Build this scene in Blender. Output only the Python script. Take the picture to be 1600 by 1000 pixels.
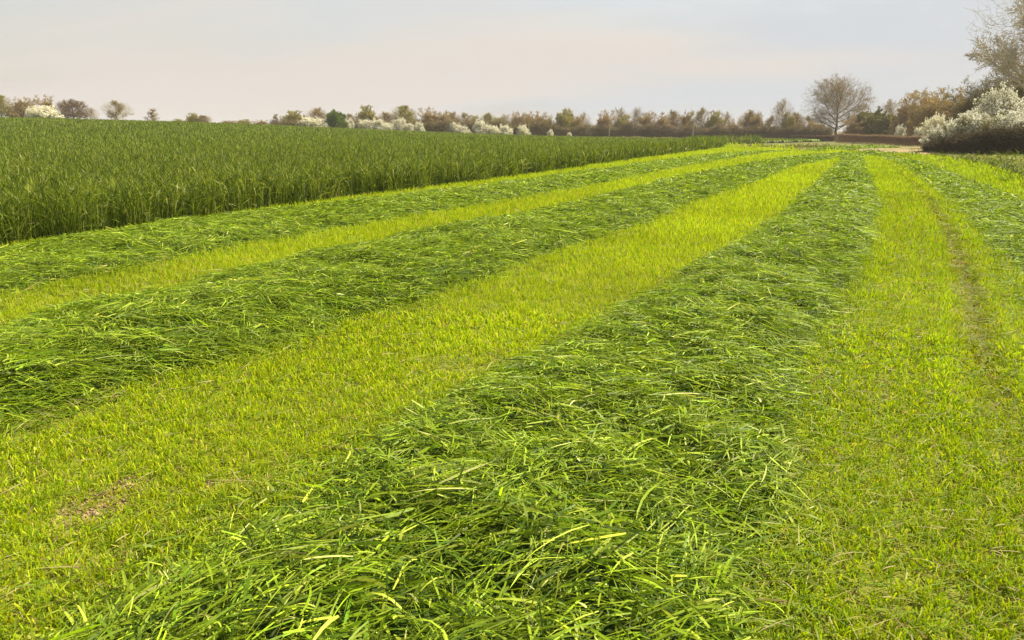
import bpy, math, random
import numpy as np
R = math.radians
for o in list(bpy.data.objects): bpy.data.objects.remove(o)
S = bpy.context.scene
# ------------------------------------------------------------------ camera
F, HZ, CH = 1255.0, 205.0, 1.6            # focal length in photo pixels, horizon row, eye height
PITCH = math.atan((500-HZ)/F); CP, SP = math.cos(PITCH), math.sin(PITCH)
cam = bpy.data.objects.new('camera', bpy.data.cameras.new('camera')); S.collection.objects.link(cam); S.camera = cam
cam.data.sensor_width = 36; cam.data.lens = 36*F/1600; cam.data.clip_end = 6000; cam.data.clip_start = .05
cam.location = (0, 0, CH); cam.rotation_euler = (math.pi/2-PITCH, 0, 0)
# ------------------------------------------------------------------ light
SUN_EL, SUN_AZ = R(47), R(62)             # azimuth clockwise from +Y (the viewing direction)
S.view_settings.view_transform = 'Standard'; S.view_settings.look = 'None'
S.view_settings.gamma = 1; S.view_settings.use_curve_mapping = False
S.view_settings.exposure = 0.88
sd = bpy.data.lights.new('sun', 'SUN'); sd.energy = 5.0; sd.angle = R(.6); sd.color = (1, .92, .74)
so = bpy.data.objects.new('sun', sd); S.collection.objects.link(so)
so.rotation_euler = (math.pi/2-SUN_EL, 0, math.pi-SUN_AZ)
W = bpy.data.worlds.new('World'); S.world = W; W.use_nodes = True
nt = W.node_tree; N = nt.nodes; Lk = nt.links
def nd(tree, typ, **kw):
    n = tree.nodes.new(typ)
    for k, v in kw.items():
        if k[0] == '_': n.inputs[k[1:].replace('_', ' ')].default_value = v
        else: setattr(n, k, v)
    return n
def mixc(tree, fac, a, b, mode='MIX'):
    m = tree.nodes.new('ShaderNodeMix'); m.data_type = 'RGBA'; m.blend_type = mode
    for s, v in ((m.inputs[0], fac), (m.inputs[6], a), (m.inputs[7], b)):
        if isinstance(v, (float, int)): s.default_value = v
        elif isinstance(v, tuple): s.default_value = (*v, 1)[:4]
        else: tree.links.new(v, s)
    return m.outputs[2]
def mrange(tree, v, a, b, c=0., d=1.):
    m = nd(tree, 'ShaderNodeMapRange', interpolation_type='SMOOTHSTEP')
    tree.links.new(v, m.inputs[0])
    for i, q in enumerate((a, b, c, d)): m.inputs[i+1].default_value = q
    return m.outputs[0]
sky = nd(nt, 'ShaderNodeTexSky', sky_type='NISHITA', sun_disc=False, sun_elevation=SUN_EL, sun_rotation=SUN_AZ,
         air_density=1.2, dust_density=3.0, ozone_density=1.0)
tc = nd(nt, 'ShaderNodeTexCoord'); sx = nd(nt, 'ShaderNodeSeparateXYZ'); Lk.new(tc.outputs['Generated'], sx.inputs[0])
# thin high cloud: the direction is projected on a level sheet, so that the veils flatten to bands near the horizon
zc = nd(nt, 'ShaderNodeMath', operation='ADD'); Lk.new(sx.outputs[2], zc.inputs[0]); zc.inputs[1].default_value = .22
zm = nd(nt, 'ShaderNodeMath', operation='MAXIMUM'); Lk.new(zc.outputs[0], zm.inputs[0]); zm.inputs[1].default_value = .02
dv = nd(nt, 'ShaderNodeVectorMath', operation='DIVIDE'); Lk.new(tc.outputs['Generated'], dv.inputs[0])
cb = nd(nt, 'ShaderNodeCombineXYZ'); [Lk.new(zm.outputs[0], cb.inputs[i]) for i in range(3)]; Lk.new(cb.outputs[0], dv.inputs[1])
mp = nd(nt, 'ShaderNodeMapping'); mp.inputs['Scale'].default_value = (.55, 1.0, 0); mp.inputs['Location'].default_value = (3.1, 1.3, 0)
Lk.new(dv.outputs[0], mp.inputs[0])
n1 = nd(nt, 'ShaderNodeTexNoise', _Scale=.95, _Detail=7., _Roughness=.55, _Distortion=.4); Lk.new(mp.outputs[0], n1.inputs[0])
n2 = nd(nt, 'ShaderNodeTexNoise', _Scale=.62, _Detail=4.); Lk.new(mp.outputs[0], n2.inputs[0])
skys = nd(nt, 'ShaderNodeVectorMath', operation='SCALE'); Lk.new(sky.outputs[0], skys.inputs[0]); skys.inputs['Scale'].default_value = .10
cl = mixc(nt, mrange(nt, n2.outputs[0], .38, .54), (.365, .38, .395), (.43, .395, .362))
cover = mrange(nt, n1.outputs[0], .28, .56, .62, .99)
# where the veil is deepest seen edge-on (low down) it is complete
col = mixc(nt, cover, skys.outputs[0], cl)
# sky dimmed towards the zenith, above the view, to weaken the ambient light
zen = mrange(nt, sx.outputs[2], .25, .85, 1., .5); zs = nd(nt, 'ShaderNodeVectorMath', operation='SCALE'); Lk.new(col, zs.inputs[0]); Lk.new(zen, zs.inputs['Scale'])
bg = N['Background']; Lk.new(zs.outputs[0], bg.inputs[0]); bg.inputs[1].default_value = 1.0
# ------------------------------------------------------------------ numeric helpers
rng = np.random.default_rng(7)
def sst(x, a, b):
    t = np.clip((np.asarray(x, float)-a)/(b-a), 0, 1); return t*t*(3-2*t)
def hsh(i, j, s):
    h = (i.astype(np.int64)*374761393 + j.astype(np.int64)*668265263 + s*1274126177) & 0xffffffff
    h = ((h ^ (h >> 13))*1103515245) & 0xffffffff
    h = ((h ^ (h >> 16))*2654435761) & 0xffffffff
    return ((h >> 8) & 0xffff)/65535.
def noise(x, y, sc=1., s=0):
    x = np.asarray(x, float)*sc; y = np.asarray(y, float)*sc
    i = np.floor(x); j = np.floor(y); u = x-i; v = y-j; u = u*u*(3-2*u); v = v*v*(3-2*v)
    i = i.astype(np.int64); j = j.astype(np.int64)
    return ((hsh(i, j, s)*(1-u)+hsh(i+1, j, s)*u)*(1-v)+(hsh(i, j+1, s)*(1-u)+hsh(i+1, j+1, s)*u)*v)
def fbm(x, y, sc=1., s=0, o=3):
    t = 0; a = 1.; n = 0
    for k in range(o): t = t+a*noise(x, y, sc*2**k, s+k*17); n += a; a *= .5
    return t/n
# ------------------------------------------------------------------ terrain
TX = np.array([-1500, -200, -120, -80, -49, -27, 0, 23, 45, 120, 1500.]); TZ = np.array([3.4, 3.4, 3.2, 2.95, 2.25, 1.2, .12, -.38, -.5, -.3, 0.])
xs_ = np.linspace(-1500, 1500, 3001); zs_ = np.convolve(np.pad(np.interp(xs_, TX, TZ), 12, 'edge'), np.ones(25)/25, 'valid')
def seg_dist(px, py, line):
    """distance to a polyline, arc length there, signed side (left +)"""
    best = np.full(px.shape, 1e9); arc = np.zeros(px.shape); side = np.ones(px.shape); acc = 0.
    for (ax, ay), (bx, by) in zip(line[:-1], line[1:]):
        dx, dy = bx-ax, by-ay; L = math.hypot(dx, dy)
        if L < 1e-6: continue
        t = np.clip(((px-ax)*dx+(py-ay)*dy)/(L*L), 0, 1)
        ex = px-(ax+dx*t); ey = py-(ay+dy*t); d = np.hypot(ex, ey); m = d < best
        best = np.where(m, d, best); arc = np.where(m, acc+t*L, arc)
        side = np.where(m, np.sign(dx*ey-dy*ex), side); acc += L
    return best, arc, side
def G0(px, py):
    v = (py-500)/F; t = CH/(SP+v*CP); return (px-800)/F*t, (CP-v*SP)*t
RIDGE = [G0(*p) for p in ((2100, 560), (1850, 420), (1700, 342), (1600, 298), (1520, 264), (1460, 251), (1400, 244.5), (1330, 240), (1270, 236))]   # low bank between the mown ground and the verge
def T(x, y):
    x = np.asarray(x, float); y = np.asarray(y, float)
    z = np.interp(x, xs_, zs_)*sst(y, 22, 115)
    m = (x > 5) & (y > 2) & (y < 130)
    if np.any(m):
        xa, ya = np.atleast_1d(x), np.atleast_1d(y); d, a, s = seg_dist(xa, ya, RIDGE)
        d = np.where(s < 0, d, -d)                         # + to the right of the line
        b = .16*np.exp(-(d-.3)**2/.5)-.10*np.exp(-(d+1.0)**2/.5) + .35*sst(d, 1, 7)
        b = b*sst(ya, 3, 10)*(1-sst(ya, 90, 120))
        z = z + (b if x.ndim else b[0])
    return z
def ray(px, py):
    v = (py-500)/F
    return (px-800)/F, CP-v*SP, -SP-v*CP
def G(px, py):
    """the point of the ground seen at a photo pixel"""
    dx, dy, dz = ray(px, py); z = 0.
    for _ in range(30):
        t = (CH-z)/-dz; z = .5*z+.5*float(T(dx*t, dy*t))
    return dx*t, dy*t
def smooth(line, step):
    p = np.array(line); s = np.r_[0, np.cumsum(np.hypot(*np.diff(p, axis=0).T))]
    n = max(int(s[-1]/step), 8); t = np.linspace(0, s[-1], n)
    q = np.c_[np.interp(t, s, p[:, 0]), np.interp(t, s, p[:, 1])]
    for _ in range(6):
        q[1:-1] = .25*q[:-2]+.5*q[1:-1]+.25*q[2:]
    return q
# ------------------------------------------------------------------ mesh helpers
C = S.collection
def tag(o, label=None, cat=None, group=None, kind=None):
    if label: o['label'] = label
    if cat: o['category'] = cat
    if group: o['group'] = group
    if kind: o['kind'] = kind
    return o
def mesh_obj(name, V, Fa, mats, cols=None, fmat=None, parent=None, smooth_=False):
    """V (n,3); Fa list of arrays (m,k) of one face size each"""
    me = bpy.data.meshes.new(name); me.vertices.add(len(V)); me.vertices.foreach_set('co', np.ascontiguousarray(V, np.float32).ravel())
    if not isinstance(Fa, (list, tuple)): Fa = [Fa]
    Fa = [f for f in Fa if len(f)]
    nl = sum(f.size for f in Fa); npo = sum(len(f) for f in Fa)
    me.loops.add(nl); me.polygons.add(npo)
    me.loops.foreach_set('vertex_index', np.concatenate([f.ravel() for f in Fa]).astype(np.int32))
    tot = np.concatenate([np.full(len(f), f.shape[1]) for f in Fa]); st = np.r_[0, np.cumsum(tot)[:-1]]
    me.polygons.foreach_set('loop_start', st.astype(np.int32)); 
    try: me.polygons.foreach_set('loop_total', tot.astype(np.int32))
    except Exception: pass
    if smooth_: me.polygons.foreach_set('use_smooth', np.ones(npo, bool))
    if fmat is not None: me.polygons.foreach_set('material_index', np.asarray(fmat, np.int32))
    if cols is not None:
        a = me.color_attributes.new('Col', 'BYTE_COLOR', 'POINT')
        c = np.ones((len(V), 4), np.float32); c[:, :3] = np.clip(cols, 0, 1); a.data.foreach_set('color', c.ravel())
    for m in (mats if isinstance(mats, (list, tuple)) else [mats]): me.materials.append(m)
    me.update(calc_edges=True); me.validate()
    o = bpy.data.objects.new(name, me); C.objects.link(o)
    if parent: o.parent = parent
    return o
class Buf:
    def __init__(s): s.V = []; s.Q = []; s.Tr = []; s.C = []; s.n = 0
    def add(s, V, Q=None, Tr=None, col=None):
        V = np.asarray(V, np.float32); s.V.append(V)
        if Q is not None and len(Q): s.Q.append(np.asarray(Q)+s.n)
        if Tr is not None and len(Tr): s.Tr.append(np.asarray(Tr)+s.n)
        c = np.empty((len(V), 3), np.float32); c[:] = col if col is not None else (.5, .5, .5); s.C.append(c); s.n += len(V)
    def build(s, name, mat, parent=None):
        F_ = []
        if s.Q: F_.append(np.concatenate(s.Q))
        if s.Tr: F_.append(np.concatenate(s.Tr))
        return mesh_obj(name, np.concatenate(s.V), F_, mat, np.concatenate(s.C), parent=parent)
def unit(v): return v/np.maximum(np.linalg.norm(v, axis=-1, keepdims=True), 1e-9)
def ribbons(buf, P, D, Sd, L, Wd, Bend, K, cb, ct, blunt=False):
    """flat blades: P base, D direction, Sd width direction, Bend displacement * t^2; colours base and tip"""
    n = len(P); 
    if not n: return
    t = np.linspace(0, 1, K+1)
    ctr = P[:, None, :]+D[:, None, :]*(L[:, None]*t)[:, :, None]+Bend[:, None, :]*(t**2)[None, :, None]
    prof = np.full(K+1, 1.) if blunt else np.interp(t, [0, .25, .7, 1], [.65, 1, .75, .06])
    if not blunt and K == 1: prof = np.array([1., .25])
    tw = rng.normal(0, .5, n)[:, None, None]*t[None, :, None]
    up = unit(np.cross(D, Sd))[:, None, :]
    sdir = Sd[:, None, :]*np.cos(tw)+up*np.sin(tw)
    off = sdir*(Wd[:, None]*prof[None]*.5)[:, :, None]
    V = np.stack([ctr-off, ctr+off], 2).reshape(n*(K+1)*2, 3)
    b = (np.arange(n)*(K+1)*2)[:, None]+(np.arange(K)*2)[None]
    Q = np.stack([b, b+1, b+3, b+2], -1).reshape(-1, 4)
    c = cb[:, None, :]*(1-t)[None, :, None]+ct[:, None, :]*t[None, :, None]
    buf.add(V, Q, col=np.repeat(c, 2, axis=1).reshape(-1, 3))
def tubes(buf, A, B, ra, rb, col, k=3):
    n = len(A)
    if not n: return
    d = unit(B-A); ref = np.where(np.abs(d[:, 2:3]) < .9, np.array([[0, 0, 1.]]), np.array([[1., 0, 0]]))
    u = unit(np.cross(d, ref)); w = np.cross(d, u); a = np.arange(k)*2*math.pi/k
    ring = u[:, None]*np.cos(a)[None, :, None]+w[:, None]*np.sin(a)[None, :, None]
    V = np.stack([A[:, None]+ring*ra[:, None, None], B[:, None]+ring*rb[:, None, None]], 1).reshape(-1, 3)
    b = (np.arange(n)*2*k)[:, None]; i = np.arange(k)[None]; j = (i+1) % k
    Q = np.stack([b+i, b+j, b+j+k, b+i+k], -1).reshape(-1, 4)
    c = np.broadcast_to(col, (n, 3)); buf.add(V, Q, col=np.repeat(c, 2*k, axis=0))
def flakes(buf, P, size, col, asp=.6):
    """small leaf or petal-cluster faces, each turned at random"""
    n = len(P); a = unit(rng.normal(size=(n, 3))); b = unit(np.cross(a, rng.normal(size=(n, 3))))
    a = a*size[:, None]; b = b*(size*asp)[:, None]
    V = np.stack([P-a, P+b, P+a*.9, P-b], 1).reshape(-1, 3); i = (np.arange(n)*4)[:, None]
    buf.add(V, np.concatenate([i, i+1, i+2, i+3], 1), col=np.repeat(col, 4, axis=0))
def varc(n, base, v=.25, hue=.08):
    b = np.array(base); k = np.exp(rng.normal(0, v, (n, 1))); h = np.exp(rng.normal(0, hue, (n, 3)))
    return np.clip(b*k*h, 0, .95)
# ------------------------------------------------------------------ materials
def newmat(name):
    m = bpy.data.materials.new(name); m.use_nodes = True; t = m.node_tree; t.nodes.clear()
    return m, t, nd(t, 'ShaderNodeOutputMaterial')
def leaf_mat(name, transl=.35, rough=.42, spec=.5, tint=(1.1, 1.1, .45)):
    m, t, out = newmat(name)
    at = nd(t, 'ShaderNodeAttribute', attribute_name='Col')
    geo = nd(t, 'ShaderNodeNewGeometry'); ns = nd(t, 'ShaderNodeTexNoise', _Scale=60., _Detail=2.); t.links.new(geo.outputs['Position'], ns.inputs[0])
    col = mixc(t, mrange(t, ns.outputs[0], .3, .7, .0, .35), at.outputs[0], (.5, .5, .5), 'MULTIPLY')
    p = nd(t, 'ShaderNodeBsdfPrincipled', _Roughness=rough); p.inputs['Specular IOR Level'].default_value = spec
    t.links.new(col, p.inputs['Base Color'])
    tr = nd(t, 'ShaderNodeBsdfTranslucent'); t.links.new(mixc(t, 1., col, tint, 'MULTIPLY'), tr.inputs[0])
    mx = nd(t, 'ShaderNodeMixShader'); mx.inputs[0].default_value = transl
    t.links.new(p.outputs[0], mx.inputs[1]); t.links.new(tr.outputs[0], mx.inputs[2]); t.links.new(mx.outputs[0], out.inputs[0])
    return m
def plain_mat(name, rough=.85):
    m, t, out = newmat(name)
    at = nd(t, 'ShaderNodeAttribute', attribute_name='Col'); tc_ = nd(t, 'ShaderNodeTexCoord')
    ns = nd(t, 'ShaderNodeTexNoise', _Scale=14., _Detail=4.); t.links.new(tc_.outputs['Object'], ns.inputs[0])
    col = mixc(t, mrange(t, ns.outputs[0], .3, .7, 0., .5), at.outputs[0], (.45, .42, .4), 'MULTIPLY')
    p = nd(t, 'ShaderNodeBsdfPrincipled', _Roughness=rough); p.inputs['Specular IOR Level'].default_value = .2
    t.links.new(col, p.inputs['Base Color']); t.links.new(p.outputs[0], out.inputs[0])
    return m
def ground_mat(name, darkc, scale=1., bump=.5, soil=True):
    """noise-mottled ground cover over the base colour each region has"""
    m, t, out = newmat(name)
    at = nd(t, 'ShaderNodeAttribute', attribute_name='Col'); tc_ = nd(t, 'ShaderNodeTexCoord')
    def ns(s, d=5., r=.6):
        q = nd(t, 'ShaderNodeTexNoise', _Scale=s*scale, _Detail=d, _Roughness=r); t.links.new(tc_.outputs['Object'], q.inputs[0]); return q.outputs[0]
    fine = ns(38., 6.); mid = ns(5.); big = ns(.12, 4.)
    c = mixc(t, mrange(t, fine, .35, .65, .0, .6), at.outputs[0], darkc)
    c = mixc(t, mrange(t, mid, .35, .7, 0., .35), c, (.55, .6, .35), 'MULTIPLY')
    c = mixc(t, mrange(t, big, .35, .65, 0., .3), c, (.75, .85, .7), 'MULTIPLY')
    p = nd(t, 'ShaderNodeBsdfPrincipled', _Roughness=.8); p.inputs['Specular IOR Level'].default_value = .15
    b = nd(t, 'ShaderNodeBump', _Strength=bump, _Distance=.03); t.links.new(fine, b.inputs['Height']); t.links.new(b.outputs[0], p.inputs['Normal'])
    t.links.new(c, p.inputs['Base Color']); t.links.new(p.outputs[0], out.inputs[0])
    return m
M_cut = leaf_mat('cut_grass_blades', .33, .5, .18)
M_stub = leaf_mat('stubble_blades', .40, .6, .15)
M_crop = leaf_mat('standing_crop_blades', .32, .5, .15)
M_bark = plain_mat('bark'); M_twig = plain_mat('twigs'); M_bud = leaf_mat('buds_and_leaves', .25, .6, .2)
M_petal = leaf_mat('blossom', .35, .7, .1, (1, 1, .95))
M_ground = ground_mat('ground_cover', (.26, .19, .07))
M_heap = ground_mat('packed_cut_grass', (.03, .06, .01), 1., 1.)
M_canopy = ground_mat('crop_canopy', (.02, .045, .008), .7, 1.)
M_wood = plain_mat('weathered_pole', .8)
# ------------------------------------------------------------------ the layout on the ground
def edge(pts): return [G(*p) for p in pts]
ROWS = {
 'A': ([(-420,455),(-200,428),(0,396),(120,380),(250,357),(400,337),(600,314),(800,288),(960,264),(1080,248),(1140,240),(1200,234.5),(1290,231),(1380,229)],
       [(-420,545),(-200,503),(0,462),(150,434),(300,405),(450,377),(600,348),(750,325),(900,300),(1030,273),(1120,258),(1190,246),(1290,238),(1380,234)]),
 'B': ([(-420,650),(-200,580),(0,520),(150,490),(300,456),(450,416),(620,384),(750,352),(900,322),(1060,280),(1150,262),(1220,250),(1300,243),(1390,238)],
       [(-420,790),(-200,725),(0,672),(150,640),(300,590),(450,545),(600,488),(700,458),(850,403),(950,375),(1060,330),(1160,298),(1235,268),(1310,252),(1390,243)]),
 'C': ([(-260,1300),(-60,1090),(5,1012),(270,885),(480,772),(600,697),(800,580),(950,500),(1060,440),(1180,370),(1240,322),(1285,275),(1312,252),(1330,243)],
       [(1190,1300),(1190,1090),(1190,1000),(1200,800),(1225,660),(1290,520),(1340,440),(1368,360),(1372,310),(1360,275),(1352,255),(1345,245)]),
 'D': ([(1900,800),(1700,560),(1600,447),(1540,382),(1480,322),(1420,272),(1390,254),(1360,245)],
       [(3200,811),(2000,430),(1720,350),(1600,314),(1540,290),(1480,266),(1440,254),(1400,247.5),(1372,243.5)]),
}
def make_row(k):
    l, r = (smooth(edge(e), .5) for e in ROWS[k]); n = 160
    def rs(q):
        s = np.r_[0, np.cumsum(np.hypot(*np.diff(q, axis=0).T))]
        t = np.linspace(0, 1, n)*s[-1]; return np.c_[np.interp(t, s, q[:, 0]), np.interp(t, s, q[:, 1])]
    l, r = rs(l), rs(r); c = (l+r)/2; w = np.hypot(*(r-l).T)
    # width across the run, not along the pairing
    tg = unit(np.gradient(c, axis=0)); nrm = np.c_[tg[:, 1], -tg[:, 0]]
    hw = np.abs(((r-l)*nrm).sum(1))/2
    hw = np.convolve(np.pad(hw, 5, 'edge'), np.ones(11)/11, 'valid')
    s = np.r_[0, np.cumsum(np.hypot(*np.diff(c, axis=0).T))]
    return dict(c=c, tg=tg, n=nrm, hw=np.clip(hw*(1.0 if k == 'D' else 1.07), .75, 2.4 if k == 'D' else 1.8), s=s)
ROW = {k: make_row(k) for k in ROWS}
def row_uv(k, x, y, st_=2):
    """arc length and signed lateral position (in half widths) relative to a windrow"""
    rw = ROW[k]; d, a, sd_ = seg_dist(x, y, rw['c'][::st_]); 
    hw = np.interp(a, rw['s'], rw['hw']); return a, -sd_*d/hw, hw, -sd_*d
def row_h(k, x, y, u, a=None):
    """height of the heap above the ground"""
    H = {'A': .18, 'B': .21, 'C': .21, 'D': .14}[k]
    e = 1+.22*(fbm(x, y, .9, 5)-.5)*2
    sh = np.clip(1-np.abs(u/e)**2.6, 0, 1)**.8
    return H*sh*(.42+.8*fbm(x, y, 1.3, 11, 3)+.62*(fbm(x, y, 3.0, 12, 2)-.16))
CROP_EDGE = edge([(-420,452),(-200,424),(0,392),(120,376),(250,352),(400,330),(600,306),(800,281),(960,258),(1060,244),(1110,237.5),(1128,234.5)])
CROP_POLY = [(-60, 5.5)] + [tuple(q) for q in smooth(CROP_EDGE, 1.6)] + [G(1118,231), G(1085,228.5), G(1130,226), G(1200,224), G(1300,221), (78, 172), (60, 172), (23, 172), (0, 170), (-27, 165), (-60, 150), (-110, 140), (-190, 120), (-190, 5.5)]
CROP_LINE = CROP_POLY[1:-13+0]
def inpoly(x, y, P):
    ins = np.zeros(x.shape, bool); n = len(P)
    for i in range(n):
        (ax, ay), (bx, by) = P[i], P[(i+1) % n]
        if ay == by: continue
        c = ((ay > y) != (by > y)) & (x < (bx-ax)*(y-ay)/(by-ay)+ax); ins ^= c
    return ins
def crop_e(x, y):
    """distance inside the standing crop (negative outside)"""
    ins = inpoly(x, y, CROP_POLY); d2 = seg_dist(x, y, [q for q in CROP_POLY])[0]
    return np.where(ins, d2, -d2)
# ------------------------------------------------------------------ ground sheet
SOIL = np.array([.34, .25, .13]); LIME = np.array([.34, .41, .012]); VERGE = np.array([.115, .145, .014]); FARG = np.array([.22, .33, .03])
PATCH = [G(1335,234), G(1372,229.5), G(1450,230), G(1450,241), G(1400,241), G(1345,238.5)]
BARE = [G(140, 800), G(172, 782), G(200, 757), G(335, 760)]; BRAD = (.15, .12, .07, .06)
RUT = 1.03
def RL(x, y):
    a, u, hw, lat = row_uv('C', x, y); return lat-hw
def ground_col(x, y):
    r = np.hypot(x, y); n = len(x); c = np.empty((n, 3)); c[:] = LIME
    k = fbm(x, y, .6, 31)[:, None]; c = c*(.8+.4*k)
    near = (1-sst(r, 6, 34))[:, None]; c = c*(1-near)+np.array([.23, .28, .018])*near*(.8+.4*k)
    b_ = (sst(fbm(x, y, .95, 41), .63, .78)*(1-sst(r, 5, 9))*(RL(x, y) < -1))[:, None]*.45
    for (qx, qy), rad in zip(BARE, BRAD): b_ = np.maximum(b_, np.exp(-(((x-qx)**2+(y-qy)**2)/(1.1*rad)**2)**1.5)[:, None])
    c = c*(1-b_)+SOIL*1.25*b_
    m = sst(y, 60, 95)[:, None]*np.clip(.5+fbm(x, y, .12, 3)[:, None], 0, 1); c = c*(1-m)+FARG*m
    d, a, s = seg_dist(x, y, RIDGE); dr = np.where(s < 0, d, -d)
    v = sst(dr, -.9, .2)[:, None]*(y > 2)[:, None]; v = v*(1-.0*v)
    c = c*(1-v)+VERGE*(.7+.6*fbm(x, y, .5, 8)[:, None])*v
    rt = (np.exp(-((RL(x, y)-RUT)/.13)**2)*sst(y, 3.5, 7)*(1-sst(y, 22, 32))*(x > 0)*(.5+.5*sst(fbm(x, y, 1.5, 19), .3, .6)))[:, None]; c = c*(1-rt)+np.array([.09, .125, .013])*rt
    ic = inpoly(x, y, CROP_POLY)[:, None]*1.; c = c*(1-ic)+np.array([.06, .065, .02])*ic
    pd = seg_dist(x, y, PATCH+[PATCH[0]])[0]; ip = inpoly(x, y, PATCH)
    pm = np.where(ip, 1., 1-sst(pd, 0, 1.2))[:, None]*sst(fbm(x, y*2.5, .35, 77), .3, .62)[:, None]
    c = c*(1-pm)+np.array([.50, .36, .20])*(.8+.4*k)*pm
    far = sst(y, 165, 200)[:, None]; c = c*(1-far)+np.array([.16, .15, .05])*far
    return c
def build_ground():
    rr = np.r_[.6*np.exp(np.linspace(0, math.log(320/.6), 330)), 420, 600, 900, 1500, 3000.]; na = 900
    # finer in the viewing direction
    w = np.linspace(-1, 1, na, endpoint=False); az = math.pi*(.35*w+.65*w**3)
    X = rr[:, None]*np.sin(az)[None]; Y = rr[:, None]*np.cos(az)[None]
    x = np.r_[0, X.ravel()]; y = np.r_[0, Y.ravel()]
    z = T(x, y)+.03*(fbm(x, y, .8, 3)-.5)*sst(np.hypot(x, y), .5, 3)
    # bumps and the wheel rut in the right-hand mown lane
    a, u, hw, lat = row_uv('C', x, y)
    rut = -.06*np.exp(-((lat-hw-RUT)/.13)**2) - .03*np.exp(-((lat-hw-.55)/.2)**2)
    z = z+np.where((y > 0) & (y < 70), rut, 0)
    i = np.arange(len(rr)-1)[:, None]; j = np.arange(na)[None]; j2 = (j+1) % na
    Q = np.stack([1+i*na+j, 1+i*na+j2, 1+(i+1)*na+j2, 1+(i+1)*na+j], -1).reshape(-1, 4)[:, ::-1]
    jj = np.arange(na); Tr = np.stack([np.zeros(na, int), 1+jj, 1+(jj+1) % na], 1)[:, ::-1]
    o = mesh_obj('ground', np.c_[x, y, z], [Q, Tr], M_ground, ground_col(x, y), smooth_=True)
    tag(o, kind='structure')
build_ground()
# ------------------------------------------------------------------ scattering helper
def scatter(rho0, k0, rmin, rmax, az0=-43, az1=43, pw=1.5):
    """random ground points; blades get wider and sparser with distance (k = width factor)"""
    rs_ = np.linspace(rmin, rmax, 4000); k = np.maximum(1, rs_/k0); f = rho0*k**-pw*rs_*R(az1-az0)
    cum = np.r_[0, np.cumsum((f[1:]+f[:-1])/2*np.diff(rs_))]; n = int(cum[-1])
    r = np.interp(rng.random(n)*cum[-1], cum, rs_); a = R(az0)+rng.random(n)*R(az1-az0)
    return r*np.sin(a), r*np.cos(a), r, np.maximum(1, r/k0)
def in_rows(x, y, marg=0.):
    m = np.zeros(len(x), bool); h = np.zeros(len(x))
    for k in ROW:
        a, u, hw, lat = row_uv(k, x, y, 5); q = (np.abs(lat) < hw+marg) & (a > .01) & (a < ROW[k]['s'][-1]-.01)
        m |= q
    return m
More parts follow.
